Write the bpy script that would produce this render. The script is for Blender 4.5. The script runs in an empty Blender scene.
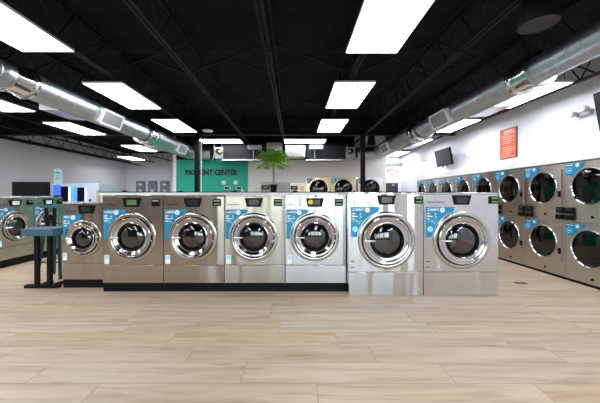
import bpy, math, random
from mathutils import Vector, Matrix
random.seed(7)
PI = math.pi
C = bpy.context.scene.collection
F = 285.0; CAMZ = 1.39
DECK = 3.69

# ------------------------------------------------------------------ materials
def mat(name, col, rough=0.5, metal=0.0, emit=None, estr=0.0, spec=0.5, coat=0.0, bump=None, trans=0.0, var=None):
    m = bpy.data.materials.new(name); m.use_nodes = True
    nt = m.node_tree; b = nt.nodes['Principled BSDF']
    b.inputs['Base Color'].default_value = (*col, 1)
    b.inputs['Roughness'].default_value = rough
    b.inputs['Metallic'].default_value = metal
    b.inputs['Specular IOR Level'].default_value = spec
    b.inputs['Coat Weight'].default_value = coat
    b.inputs['Transmission Weight'].default_value = trans
    if emit:
        b.inputs['Emission Color'].default_value = (*emit, 1)
        b.inputs['Emission Strength'].default_value = estr
    tc = nt.nodes.new('ShaderNodeTexCoord')
    if var or bump:
        mp = nt.nodes.new('ShaderNodeMapping'); nt.links.new(tc.outputs['Object'], mp.inputs['Vector'])
        oi = nt.nodes.new('ShaderNodeObjectInfo')
        ml = nt.nodes.new('ShaderNodeMath'); ml.operation = 'MULTIPLY'; ml.inputs[1].default_value = 37.0
        nt.links.new(oi.outputs['Random'], ml.inputs[0])
        nt.links.new(ml.outputs[0], mp.inputs['Location'])
    if var:      # (scale xyz, second colour)
        mp.inputs['Scale'].default_value = var[0]
        nz = nt.nodes.new('ShaderNodeTexNoise'); nz.inputs['Scale'].default_value = 1; nz.inputs['Detail'].default_value = 4
        nt.links.new(mp.outputs[0], nz.inputs['Vector'])
        mx = nt.nodes.new('ShaderNodeMix'); mx.data_type = 'RGBA'
        mx.inputs[6].default_value = (*col, 1); mx.inputs[7].default_value = (*var[1], 1)
        nt.links.new(nz.outputs['Fac'], mx.inputs[0]); nt.links.new(mx.outputs[2], b.inputs['Base Color'])
    if bump:     # (scale xyz, strength, distance)
        if not var: mp.inputs['Scale'].default_value = bump[0]
        nb = nt.nodes.new('ShaderNodeTexNoise'); nb.inputs['Scale'].default_value = 1; nb.inputs['Detail'].default_value = 1
        nt.links.new(mp.outputs[0], nb.inputs['Vector'])
        bp = nt.nodes.new('ShaderNodeBump'); bp.inputs['Strength'].default_value = bump[1]; bp.inputs['Distance'].default_value = bump[2]
        nt.links.new(nb.outputs['Fac'], bp.inputs['Height']); nt.links.new(bp.outputs[0], b.inputs['Normal'])
    return m

M = {}
M['deck'] = mat('deck', (0.006, 0.006, 0.0075), 0.8, spec=0.15, bump=((3, 3, 3), 0.2, 0.01))
M['joist'] = mat('joist', (0.010, 0.010, 0.012), 0.55, spec=0.2)
M['wall'] = mat('wall', (0.83, 0.85, 0.90), 0.75, var=((1.2, 1.2, 1.2), (0.80, 0.82, 0.87)))
M['wallgrey'] = mat('wallgrey', (0.70, 0.70, 0.71), 0.8, var=((1.2, 1.2, 1.2), (0.66, 0.66, 0.67)))
M['teal'] = mat('teal', (0.0, 0.40, 0.27), 0.5, var=((2, 2, 2), (0.0, 0.38, 0.26)))
M['steel'] = mat('steel', (0.46, 0.42, 0.375), 0.20, 1.0, bump=((3.8, 3.8, 0.45), 0.6, 0.045))
M['steel_bright'] = mat('steel_bright', (0.62, 0.62, 0.635), 0.18, 1.0, bump=((4.2, 4.2, 0.5), 0.7, 0.05))
M['steel_green_refl'] = mat('steel_green_refl', (0.50, 0.51, 0.45), 0.26, 1.0, bump=((3.2, 3.2, 0.5), 0.3, 0.03))  # green reflection is put into the steel's own colour
M['steel_dryer'] = mat('steel_dryer', (0.50, 0.455, 0.41), 0.28, 1.0, bump=((3.2, 3.2, 0.6), 0.35, 0.03))
M['steel_tan_refl'] = mat('steel_tan_refl', (0.62, 0.50, 0.34), 0.3, 1.0, bump=((5, 5, 1.2), 0.25, 0.02))  # tan reflection on the back dryers, mixed into the base colour
M['chrome'] = mat('chrome', (0.50, 0.50, 0.52), 0.14, 1.0)
M['brushed'] = mat('brushed', (0.50, 0.47, 0.44), 0.16, 1.0)
M['drum'] = mat('drum', (0.16, 0.16, 0.18), 0.35, 1.0)
M['drum_dark'] = mat('drum_dark', (0.06, 0.055, 0.05), 0.4, 0.5)
M['black'] = mat('black', (0.005, 0.005, 0.006), 0.4, spec=0.15)
M['blackmat'] = mat('blackmat', (0.006, 0.006, 0.007), 0.7, spec=0.15)
M['rubber'] = mat('rubber', (0.007, 0.007, 0.008), 0.5, spec=0.25)
M['galv'] = mat('galv', (0.40, 0.46, 0.50), 0.40, 1.0, var=((9, 9, 9), (0.52, 0.58, 0.61)))
M['galv2'] = mat('galv2', (0.60, 0.62, 0.62), 0.30, 0.9)
M['white'] = mat('white', (0.84, 0.85, 0.87), 0.5)
M['offwhite'] = mat('offwhite', (0.72, 0.68, 0.60), 0.5)
M['beige'] = mat('beige', (0.55, 0.42, 0.28), 0.6)
M['grey'] = mat('grey', (0.22, 0.24, 0.26), 0.5)
M['panelgrey'] = mat('panelgrey', (0.20, 0.25, 0.29), 0.5)
M['grille'] = mat('grille', (0.34, 0.34, 0.35), 0.6)
M['blue'] = mat('blue', (0.0, 0.16, 0.36), 0.4, var=((16, 16, 16), (0.01, 0.32, 0.54)))
M['sticker_pale'] = mat('sticker_pale', (0.35, 0.72, 0.90), 0.4)
M['paper'] = mat('paper', (0.85, 0.85, 0.85), 0.5)
M['orange'] = mat('orange', (0.72, 0.10, 0.035), 0.5)
M['orange_text'] = mat('orange_text', (0.75, 0.25, 0.06), 0.4)
M['dark_text'] = mat('dark_text', (0.015, 0.017, 0.022), 0.5)
M['red'] = mat('red', (0.65, 0.03, 0.03), 0.5)
M['yellow'] = mat('yellow', (0.75, 0.55, 0.03), 0.5)
M['denim'] = mat('denim', (0.030, 0.085, 0.135), 0.6, var=((40, 40, 40), (0.045, 0.12, 0.18)))
M['tealmetal'] = mat('tealmetal', (0.004, 0.045, 0.055), 0.4, 0.3)
M['palm'] = mat('palm', (0.10, 0.30, 0.02), 0.5, var=((20, 20, 20), (0.22, 0.46, 0.04)))
M['trunk'] = mat('trunk', (0.35, 0.30, 0.08), 0.7, var=((30, 30, 60), (0.22, 0.2, 0.05)))
M['soil'] = mat('soil', (0.05, 0.035, 0.02), 0.9)
M['screen'] = mat('screen', (0.010, 0.012, 0.012), 0.15, emit=(0.35, 0.42, 0.42), estr=0.03)
M['screen_green'] = mat('screen_green', (0.02, 0.03, 0.02), 0.2, emit=(0.30, 0.48, 0.30), estr=0.25)
M['screen_pale'] = mat('screen_pale', (0.05, 0.06, 0.06), 0.2, emit=(0.55, 0.72, 0.75), estr=0.8)
M['led_green'] = mat('led_green', (0.02, 0.1, 0.02), 0.3, emit=(0.20, 0.6, 0.03), estr=0.35)
M['led_blue'] = mat('led_blue', (0.02, 0.03, 0.2), 0.3, emit=(0.03, 0.10, 1.0), estr=1.6)
M['led_art'] = mat('led_art', (0.02, 0.06, 0.3), 0.3, emit=(0.02, 0.22, 0.85), estr=1.0, var=((9, 9, 9), (0.3, 0.6, 0.9)))
M['led_white'] = mat('led_white', (0.3, 0.3, 0.5), 0.3, emit=(0.45, 0.5, 1.0), estr=2.0)
M['cabwhite'] = mat('cabwhite', (0.58, 0.70, 0.86), 0.35)
M['acrylic'] = mat('acrylic', (0.50, 0.80, 0.80), 0.25)
M['asphalt'] = mat('asphalt', (0.34, 0.32, 0.30), 0.9)
M['lamp'] = mat('lamp', (0.9, 0.9, 0.95), 0.4, emit=(0.93, 0.95, 1.0), estr=11.0)
M['lampframe'] = mat('lampframe', (0.7, 0.7, 0.72), 0.4)
g = bpy.data.materials.new('door_glass'); g.use_nodes = True
nt = g.node_tree; nt.nodes.clear()
o_ = nt.nodes.new('ShaderNodeOutputMaterial'); mx_ = nt.nodes.new('ShaderNodeMixShader')
tr_ = nt.nodes.new('ShaderNodeBsdfTransparent'); tr_.inputs[0].default_value = (0.30, 0.30, 0.32, 1)
gl_ = nt.nodes.new('ShaderNodeBsdfGlossy'); gl_.inputs['Roughness'].default_value = 0.02; gl_.inputs[0].default_value = (1, 1, 1, 1)
fr_ = nt.nodes.new('ShaderNodeFresnel'); fr_.inputs[0].default_value = 2.0
nt.links.new(fr_.outputs[0], mx_.inputs[0]); nt.links.new(tr_.outputs[0], mx_.inputs[1]); nt.links.new(gl_.outputs[0], mx_.inputs[2])
nt.links.new(mx_.outputs[0], o_.inputs[0])
M['glass'] = g
g2 = g.copy(); g2.name = 'dryer_glass'
for n in g2.node_tree.nodes:
    if n.type == 'BSDF_TRANSPARENT': n.inputs[0].default_value = (0.22, 0.21, 0.20, 1)
    if n.type == 'FRESNEL': n.inputs[0].default_value = 1.5
M['glass_dryer'] = g2
g3 = g.copy(); g3.name = 'window_glass'
for n in g3.node_tree.nodes:
    if n.type == 'BSDF_TRANSPARENT': n.inputs[0].default_value = (0.92, 0.95, 0.95, 1)
    if n.type == 'FRESNEL': n.inputs[0].default_value = 1.45
M['glass_window'] = g3

# sheet steel is brushed: stretched highlights along the vertical grain
for k_ in ('steel', 'steel_bright', 'steel_green_refl', 'steel_dryer', 'steel_tan_refl'):
    nt = M[k_].node_tree; b = nt.nodes['Principled BSDF']
    b.inputs['Anisotropic'].default_value = 0.85
    cx_ = nt.nodes.new('ShaderNodeCombineXYZ'); cx_.inputs[2].default_value = 1.0
    nt.links.new(cx_.outputs[0], b.inputs['Tangent'])

# wood look floor tile: plank tint per face attribute, grain along x
def floor_mat():
    m = bpy.data.materials.new('wood_tile'); m.use_nodes = True
    nt = m.node_tree; b = nt.nodes['Principled BSDF']; L = nt.links.new
    at = nt.nodes.new('ShaderNodeAttribute'); at.attribute_name = 'plank'
    tc = nt.nodes.new('ShaderNodeTexCoord')
    sc = nt.nodes.new('ShaderNodeVectorMath'); sc.operation = 'MULTIPLY'; sc.inputs[1].default_value = (0.0, 31.0, 17.0)
    off = nt.nodes.new('ShaderNodeVectorMath'); off.operation = 'SCALE'; off.inputs['Scale'].default_value = 40
    L(at.outputs['Color'], off.inputs[0])
    mp = nt.nodes.new('ShaderNodeMapping'); mp.inputs['Scale'].default_value = (0.9, 9.0, 1.0)
    L(tc.outputs['Object'], mp.inputs['Vector'])
    ad = nt.nodes.new('ShaderNodeVectorMath'); L(mp.outputs[0], ad.inputs[0]); L(off.outputs[0], ad.inputs[1])
    nz = nt.nodes.new('ShaderNodeTexNoise'); nz.inputs['Scale'].default_value = 1.3; nz.inputs['Detail'].default_value = 6
    nz.inputs['Distortion'].default_value = 0.6; L(ad.outputs[0], nz.inputs['Vector'])
    cr = nt.nodes.new('ShaderNodeValToRGB'); e = cr.color_ramp.elements
    e[0].position = 0.28; e[0].color = (0.370, 0.268, 0.176, 1)
    e[1].position = 0.60; e[1].color = (0.50, 0.395, 0.288, 1)
    k = e.new(0.46); k.color = (0.445, 0.342, 0.240, 1)
    L(nz.outputs['Fac'], cr.inputs[0])
    # knots / dark streaks
    n2 = nt.nodes.new('ShaderNodeTexNoise'); n2.inputs['Scale'].default_value = 1.0; n2.inputs['Detail'].default_value = 6
    mp2 = nt.nodes.new('ShaderNodeMapping'); mp2.inputs['Scale'].default_value = (1.5, 26, 1)
    L(tc.outputs['Object'], mp2.inputs['Vector'])
    ad2 = nt.nodes.new('ShaderNodeVectorMath'); L(mp2.outputs[0], ad2.inputs[0]); L(off.outputs[0], ad2.inputs[1]); L(ad2.outputs[0], n2.inputs['Vector'])
    cr2 = nt.nodes.new('ShaderNodeValToRGB'); e = cr2.color_ramp.elements
    e[0].position = 0.27; e[0].color = (0.68, 0.60, 0.53, 1); e[1].position = 0.40; e[1].color = (1, 1, 1, 1)
    L(n2.outputs['Fac'], cr2.inputs[0])
    mm = nt.nodes.new('ShaderNodeMix'); mm.data_type = 'RGBA'; mm.blend_type = 'MULTIPLY'; mm.inputs[0].default_value = 1
    L(cr.outputs[0], mm.inputs[6]); L(cr2.outputs[0], mm.inputs[7])
    hs = nt.nodes.new('ShaderNodeHueSaturation')
    sp = nt.nodes.new('ShaderNodeSeparateColor'); L(at.outputs['Color'], sp.inputs[0])
    mr = nt.nodes.new('ShaderNodeMapRange'); mr.inputs[3].default_value = 0.95; mr.inputs[4].default_value = 1.04
    L(sp.outputs[0], mr.inputs[0]); L(mr.outputs[0], hs.inputs['Value'])
    mr2 = nt.nodes.new('ShaderNodeMapRange'); mr2.inputs[3].default_value = 0.88; mr2.inputs[4].default_value = 1.12
    L(sp.outputs[1], mr2.inputs[0]); L(mr2.outputs[0], hs.inputs['Saturation'])
    L(mm.outputs[2], hs.inputs['Color']); L(hs.outputs[0], b.inputs['Base Color'])
    b.inputs['Roughness'].default_value = 0.42
    b.inputs['Specular IOR Level'].default_value = 0.4
    return m
M['floor'] = floor_mat()
M['grout'] = mat('grout', (0.26, 0.205, 0.155), 0.8)

# ------------------------------------------------------------------ mesh builder
class MB:
    def __init__(s): s.v = []; s.f = []; s.mi = []; s.cur = 0
    def m(s, i): s.cur = i; return s
    def add(s, vs, fs):
        b = len(s.v); s.v += [tuple(v) for v in vs]
        for f in fs: s.f.append(tuple(b + i for i in f)); s.mi.append(s.cur)
        return s
    def box(s, x0, x1, y0, y1, z0, z1, skip=''):
        vs = [(x0,y0,z0),(x1,y0,z0),(x1,y1,z0),(x0,y1,z0),(x0,y0,z1),(x1,y0,z1),(x1,y1,z1),(x0,y1,z1)]
        fs = {'b':(0,3,2,1),'t':(4,5,6,7),'f':(0,1,5,4),'r':(1,2,6,5),'k':(2,3,7,6),'l':(3,0,4,7)}
        return s.add(vs, [f for k, f in fs.items() if k not in skip])
    def bar(s, a, b, w, h=None):
        a = Vector(a); b = Vector(b); h = h or w; d = (b - a).normalized()
        up = Vector((0,0,1)) if abs(d.z) < 0.95 else Vector((0,1,0))
        x = d.cross(up).normalized(); z = x.cross(d)
        vs = []
        for p in (a, b):
            for sx, sz in ((-1,-1),(1,-1),(1,1),(-1,1)): vs.append(p + x*sx*w/2 + z*sz*h/2)
        return s.add(vs, [(0,1,2,3),(7,6,5,4),(0,4,5,1),(1,5,6,2),(2,6,7,3),(3,7,4,0)])
    def tube(s, pts, rads, n=12, cap=True):
        pts = [Vector(p) for p in pts]
        if not hasattr(rads, '__len__'): rads = [rads]*len(pts)
        vs = []; ref = None
        for i, p in enumerate(pts):
            d = (pts[min(i+1, len(pts)-1)] - pts[max(i-1, 0)]).normalized()
            if ref is None: ref = Vector((0,0,1)) if abs(d.z) < 0.9 else Vector((1,0,0))
            x = d.cross(ref).normalized(); z = x.cross(d)
            if i == 0: ref = z
            for k in range(n):
                a = 2*PI*k/n; vs.append(p + (x*math.cos(a) + z*math.sin(a))*rads[i])
        fs = []
        for i in range(len(pts)-1):
            for k in range(n):
                k2 = (k+1) % n; fs.append((i*n+k, i*n+k2, (i+1)*n+k2, (i+1)*n+k))
        if cap: fs += [tuple(reversed(range(n))), tuple(range((len(pts)-1)*n, len(pts)*n))]
        return s.add(vs, fs)
    def lathe_y(s, prof, cx, cz, n=48):       # profile (r, y), axis parallel to y
        vs = []
        for r, y in prof:
            for k in range(n):
                a = 2*PI*k/n; vs.append((cx + r*math.cos(a), y, cz + r*math.sin(a)))
        fs = []
        for i in range(len(prof)-1):
            for k in range(n):
                k2 = (k+1) % n; fs.append((i*n+k, i*n+k2, (i+1)*n+k2, (i+1)*n+k))
        return s.add(vs, fs)
    def lathe_z(s, prof, cx, cy, n=24):
        vs = []
        for r, z in prof:
            for k in range(n):
                a = 2*PI*k/n; vs.append((cx + r*math.cos(a), cy + r*math.sin(a), z))
        fs = []
        for i in range(len(prof)-1):
            for k in range(n):
                k2 = (k+1) % n; fs.append((i*n+k, i*n+k2, (i+1)*n+k2, (i+1)*n+k))
        return s.add(vs, fs)
    def prism_y(s, poly, y0, y1):             # polygon in xz, extruded in y
        n = len(poly)
        vs = [(x, y0, z) for x, z in poly] + [(x, y1, z) for x, z in poly]
        return s.add(vs, [tuple(range(n)), tuple(reversed(range(n, 2*n)))] + [(i, (i+n), (i+1) % n + n, (i+1) % n) for i in range(n)])
    def holed(s, x0, x1, z0, z1, cx, cz, r, y, t=0.0, n=56):
        an = [2*PI*k/n for k in range(n)]
        for X in (x0, x1):
            for Z in (z0, z1): an.append(math.atan2(Z-cz, X-cx) % (2*PI))
        an = sorted(set(an)); vs = []
        for a in an:
            c, q = math.cos(a), math.sin(a)
            tx = ((x1 if c > 0 else x0) - cx)/c if abs(c) > 1e-9 else 1e9
            tz = ((z1 if q > 0 else z0) - cz)/q if abs(q) > 1e-9 else 1e9
            k = min(tx, tz)
            vs.append((cx + r*c, y, cz + r*q)); vs.append((cx + k*c, y, cz + k*q))
        N = len(an); fs = []
        for i in range(N):
            j = (i+1) % N; fs.append((2*i, 2*j, 2*j+1, 2*i+1))
        return s.add(vs, fs)
    def build(s, name, mats, parent=None, smooth=True, bevel=0, loc=None):
        me = bpy.data.meshes.new(name)
        me.from_pydata(s.v, [], s.f)
        if not isinstance(mats, (list, tuple)): mats = [mats]
        for k in mats: me.materials.append(M[k])
        for p, i in zip(me.polygons, s.mi): p.material_index = i; p.use_smooth = smooth
        import bmesh
        bm = bmesh.new(); bm.from_mesh(me); bmesh.ops.recalc_face_normals(bm, faces=bm.faces); bm.to_mesh(me); bm.free()
        if smooth: me.set_sharp_from_angle(angle=math.radians(35))
        o = bpy.data.objects.new(name, me); C.objects.link(o)
        if parent: o.parent = parent
        if bevel:
            b = o.modifiers.new('bevel', 'BEVEL'); b.width = bevel; b.segments = 2; b.limit_method = 'ANGLE'
        if loc: o.location = loc
        return o

def thing(name, label, cat, loc=(0,0,0), rz=0, group=None):
    o = bpy.data.objects.new(name, None); C.objects.link(o); o.empty_display_size = 0.1
    o.location = loc; o.rotation_euler = (0, 0, rz); tag(o, label, cat, group); return o
def tag(o, label, cat, group=None):
    o['label'] = label; o['category'] = cat
    if group: o['group'] = group
    return o
def struct(o): o['kind'] = 'structure'; return o
def copy_tree(o, parent=None):
    c = o.copy(); C.objects.link(c)
    if parent: c.parent = parent
    for ch in [x for x in bpy.data.objects if x.parent == o]: copy_tree(ch, c)
    return c
def copy_thing(o, loc, rz, label, group=None):
    c = copy_tree(o); c.location = loc; c.rotation_euler = (0, 0, rz); c['label'] = label
    if group: c['group'] = group
    return c
def text_mesh(name, body, size, m, parent, loc, rot=(PI/2, 0, 0), ext=0.001, offset=0.0, width=None, shear=0.0):
    cu = bpy.data.curves.new(name, 'FONT'); cu.body = body; cu.size = size; cu.extrude = ext; cu.offset = offset; cu.shear = shear
    cu.align_x = 'CENTER'; cu.align_y = 'CENTER'; cu.resolution_u = 3
    t = bpy.data.objects.new(name, cu); C.objects.link(t)
    dg = bpy.context.evaluated_depsgraph_get()
    me = bpy.data.meshes.new_from_object(t.evaluated_get(dg)); bpy.data.objects.remove(t)
    if width:
        xs = [v.co.x for v in me.vertices]; k = width/(max(xs)-min(xs))
        for v in me.vertices: v.co.x *= k
    me.name = name; me.materials.clear(); me.materials.append(M[m])
    o = bpy.data.objects.new(name, me); C.objects.link(o)
    if parent: o.parent = parent
    o.location = loc; o.rotation_euler = rot
    return o

# ------------------------------------------------------------------ room shell
XL, XR = -9.0, 4.75
YF = -4.2
YC = 10.3
def floor():
    mb = MB(); cols = []
    W = 0.26; Lp = 1.60; gp = 0.0022
    base = 2.115
    offs = {0: 0.165, 1: -0.397, 2: 0.69, 3: 0.41, 4: -0.15}
    k0 = math.floor((YF - base)/W); k1 = math.ceil((15.3 - base)/W)
    rnd = random.Random(3)
    for k in range(k0, k1):
        y0 = base + k*W; y1 = y0 + W
        y0c, y1c = max(y0, YF), min(y1, 15.3)
        j = k + 1
        off = offs[j] if j in offs else rnd.uniform(0, Lp)
        x = off - Lp*math.ceil((off - XL)/Lp)
        while x < XR:
            a, b = max(x, XL), min(x + Lp, XR)
            if b - a > 0.02:
                mb.add([(a+gp, y0c+gp, 0), (b-gp, y0c+gp, 0), (b-gp, y1c-gp, 0), (a+gp, y1c-gp, 0)], [(0,1,2,3)])
                cols.append((rnd.random(), rnd.random(), rnd.random(), 1))
            x += Lp
    nplank = len(mb.f)
    mb.m(1).box(XL, XR, YF, 15.3, -0.08, -0.0025)
    o = mb.build('floor', ['floor', 'grout'], smooth=False)
    at = o.data.color_attributes.new('plank', 'FLOAT_COLOR', 'CORNER')
    li = 0
    for i, p in enumerate(o.data.polygons):
        c = cols[i] if i < nplank else (0.5, 0.5, 0.5, 1)
        for l in p.loop_indices: at.data[l].color = c
    struct(o)
floor()

def ceiling():
    mb = MB(); mb.box(XL, XR, YF, 15.3, DECK+0.02, DECK+0.12)
    y = YF
    while y < 15.2:                          # broad flutes of the steel deck, running across
        mb.box(XL, XR, y, y+0.592, DECK, DECK+0.02)
        y += 0.60
    struct(mb.build('ceiling', 'deck', smooth=False))
ceiling()

struct(MB().box(XL-0.15, XL, YF, 15.3, 0, DECK).build('wall_left', 'wall'))
struct(MB().box(XL, -4.26, 15.3, 15.45, 0, DECK).build('wall_rear_left', 'wall'))
struct(MB().box(3.25, XR, 12.6, 12.75, 0, DECK).build('wall_rear_right', 'wall'))
# partition standing in the room: green stretch and white stretch with the opening for the back dryers
struct(MB().box(-4.26, -1.66, YC, YC+0.12, 0, 2.70).build('wall_teal', 'teal'))
struct(MB().box(-4.26, 2.2, YC, YC+0.12, 2.70, DECK).build('wall_back_upper', 'joist'))
struct(MB().box(-4.38, -4.26, YC, 15.3, 0, DECK).build('wall_partition_left', 'wall'))
mb = MB(); mb.box(-1.66, 0.452, YC, YC+0.12, 0, 2.70); mb.box(0.452, 3.25, YC, YC+0.12, 2.053, 2.70); mb.box(2.2, 3.25, YC, YC+0.12, 2.70, DECK); mb.box(3.198, 3.25, YC, YC+0.12, 0, 2.053)
mb.box(3.25, 3.32, YC, 12.6, 0, DECK)
struct(mb.build('wall_back', 'wallgrey'))
# right wall with the long ledge over the dryers
DY0, DN, DW = 3.91, 8, 0.81
DY1 = DY0 + DN*DW
mb = MB(); mb.box(XR, XR+0.15, YF, 12.6, 2.13, DECK); mb.box(XR, XR+0.15, YF, DY0-0.02, 0, 2.13); mb.box(XR, XR+0.15, DY1+0.02, 12.6, 0, 2.13)
struct(mb.build('wall_right', 'wall'))
mb = MB(); mb.box(4.50, XR, DY0-0.02, DY1+0.02, 1.95, 2.13); mb.box(XR, 5.8, DY0-0.02, DY1+0.02, 2.05, 2.13)
struct(mb.build('trim_1', 'white', bevel=0.006))
struct(MB().box(5.8, 5.9, DY0, DY1, 0, 2.13).build('wall_service', 'wallgrey'))
# shop front behind the camera
mb = MB(); wins = []
mb.box(XL, XR, YF-0.15, YF, 0, 0.25); mb.box(XL, XR, YF-0.15, YF, 2.75, DECK); mb.box(XL, -3.4, YF-0.15, YF, 0.25, 2.75)
xs = [-3.4, -1.4, 0.6, 2.6, XR]
for i in range(len(xs)):
    a = xs[i] - 0.12 if i else xs[i]
    if i == len(xs)-1: a = XR-0.24
    mb.box(a, a+0.24, YF-0.15, YF, 0.25, 2.75)
M['frontwall'] = mat('frontwall', (0.16, 0.145, 0.13), 0.7)  # unseen wall kept dark to give the steel dark reflections
struct(mb.build('wall_front', 'frontwall'))
for i in range(len(xs)-1):
    a = xs[i] + (0.24 if i == 0 else 0.12); b = xs[i+1] - (0.24 if i == len(xs)-2 else 0.12)
    w = MB(); t = 0.05
    w.box(a, b, YF-0.11, YF-0.05, 0.25, 0.25+t); w.box(a, b, YF-0.11, YF-0.05, 2.75-t, 2.75)
    w.box(a, a+t, YF-0.11, YF-0.05, 0.25+t, 2.75-t); w.box(b-t, b, YF-0.11, YF-0.05, 0.25+t, 2.75-t)
    w.box((a+b)/2-t/2, (a+b)/2+t/2, YF-0.11, YF-0.05, 0.25+t, 2.75-t)
    fr = struct(w.build('window_%d' % (i+1), 'black'))
    MB().box(a+t, b-t, YF-0.083, YF-0.077, 0.25+t, 2.75-t).build('pane', 'glass_window', fr)
struct(MB().box(-30, 30, -40, YF-0.15, -0.12, -0.04).build('trim_2', 'asphalt'))

# ------------------------------------------------------------------ roof joists
HB = 3.18; HT = DECK - 0.012
jx = [-0.33 + 1.2*k for k in range(-7, 5)]
side_words = ['first', 'second', 'third', 'fourth', 'fifth', 'sixth', 'seventh', 'eighth', 'ninth', 'tenth', 'eleventh', 'twelfth']
def joist(x, y0, y1, label, group):
    t = thing('roof_joist', label, 'ceiling joist', (x, y0, HB), 0, group)
    L = y1 - y0; H = HT - HB
    m = MB()
    for s in (-1, 1): m.box(min(s*0.010, s*0.045), max(s*0.010, s*0.045), 0, L, 0, 0.006).box(min(s*0.010, s*0.014), max(s*0.010, s*0.014), 0, L, 0.006, 0.036)
    m.build('bottom_chord', 'joist', t, smooth=False)
    m = MB()
    for s in (-1, 1): m.box(min(s*0.010, s*0.055), max(s*0.010, s*0.055), 0, L, H-0.007, H).box(min(s*0.010, s*0.015), max(s*0.010, s*0.015), 0, L, H-0.045, H-0.007)
    m.build('top_chord', 'joist', t, smooth=False)
    m = MB(); n = max(2, round(L/0.6)); st = L/n
    for i in range(n):
        m.tube([(0, i*st, H-0.02), (0, (i+0.5)*st, 0.02)], 0.010, 6); m.tube([(0, (i+0.5)*st, 0.02), (0, (i+1)*st, H-0.02)], 0.010, 6)
    m.build('web', 'joist', t)
for i, x in enumerate(jx):
    joist(x, YF+0.05, 8.30, 'black open-web steel roof joist over the front of the room, %s from the left wall' % side_words[i], 'roof joists over the front of the room')
    y1 = 10.28 if -4.4 < x < 3.35 else (15.25 if x < 0 else 12.55)
    joist(x, 8.52, y1, 'black open-web steel roof joist beyond the cross girder, %s from the left wall' % side_words[i], 'roof joists beyond the girder')
m = MB()
m.box(XL+0.01, XR-0.01, 8.32, 8.50, 3.18, 3.195).box(XL+0.01, XR-0.01, 8.405, 8.415, 3.195, DECK-0.025).box(XL+0.01, XR-0.01, 8.32, 8.50, DECK-0.025, DECK-0.005)
tag(m.build('cross_girder', 'joist', smooth=False), 'black steel beam crossing the ceiling above the two columns', 'beam')
for bi, (by, lab) in enumerate(((2.3, 'nearest the camera'), (4.15, 'second from the camera'), (6.05, 'third from the camera'))):
    t = thing('joist_bridging', 'thin black cross bracing between the roof joists, row %s' % lab, 'bracing', (0, by, HB), 0, 'rows of cross bracing')
    for i in range(len(jx)-1):
        a, b = jx[i]+0.05, jx[i+1]-0.05
        m = MB().bar((a, 0.0, 0.01), (b, 0.0, HT-HB-0.05), 0.022, 0.022).bar((a, 0.03, HT-HB-0.05), (b, 0.03, 0.01), 0.022, 0.022)
        m.build('cross_brace', 'joist', t, smooth=False)
for cy, z, r, lab in ((3.50, 3.165, 0.008, 'thin black conduit crossing under the joists near the camera'), (7.9, 3.25, 0.016, 'black conduit crossing just before the cross girder')):
    tag(MB().tube([(XL+0.02, cy, z), (XR-0.02, cy, z)], r, 8).build('conduit', 'joist'), lab, 'pipe', None)
for px_, pz_, pr_, lab in ((-8.55, 3.10, 0.035, 'black pipe running under the ceiling, closest to the left wall'), (-8.1, 3.0, 0.025, 'thinner black pipe beside the left wall pipe')):
    t = thing('ceiling_pipe', lab, 'pipe', (px_, 0, pz_))
    MB().tube([(0, -2, 0), (0, 15.0, 0)], pr_, 10).build('pipe_run', 'joist', t)
    for k in range(5): MB().tube([(0, 1+3*k, pr_), (0, 1+3*k, DECK-pz_-0.002)], 0.006, 6).build('hanger_rod', 'joist', t)
for x, lab in ((-2.86, 'black square steel column in front of the green wall'), (2.03, 'black square steel column in front of the back dryers')):
    t = thing('column', lab, 'column', (x, 8.41, 0), 0, None)
    MB().box(-0.06, 0.06, -0.06, 0.06, 0.012, 3.168).build('shaft', 'blackmat', t, bevel=0.006)
    MB().box(-0.12, 0.12, -0.09, 0.09, 0, 0.012).build('base_plate', 'blackmat', t)
    MB().box(-0.10, 0.10, -0.08, 0.08, 3.168, 3.18).build('cap_plate', 'blackmat', t)
tag(MB().tube([(-2.74, 8.42, 3.12), (-2.74, 8.42, 2.0), (-2.74, 8.42, 0.0)], 0.012, 8).build('conduit', 'white'), 'thin white pipe standing against the left black column', 'pipe')

# ------------------------------------------------------------------ ceiling lights
def light(x, y, label, lx=0.62, ly=1.29, z=3.11):
    t = thing('ceiling_light', label, 'ceiling light', (x, y, z), 0, 'flat white ceiling light panels')
    hx, hy, f = lx/2, ly/2, 0.008
    m = MB().box(-hx, hx, -hy, -hy+f, 0, 0.028).box(-hx, hx, hy-f, hy, 0, 0.028).box(-hx, -hx+f, -hy+f, hy-f, 0, 0.028).box(hx-f, hx, -hy+f, hy-f, 0, 0.028)
    m.box(-hx+f, hx-f, -hy+f, hy-f, 0.02, 0.028)
    m.build('frame', 'lampframe', t)
    MB().box(-hx+f, hx-f, -hy+f, hy-f, 0.004, 0.012).build('diffuser', 'lamp', t)
    m = MB()
    for sx in (-1, 1):
        for sy in (-1, 1): m.tube([(sx*(hx-0.05), sy*(hy-0.1), 0.028), (sx*(hx-0.05), sy*(hy-0.1), DECK-z)], 0.003, 5)
    m.build('hanger_wire', 'joist', t)
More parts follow.
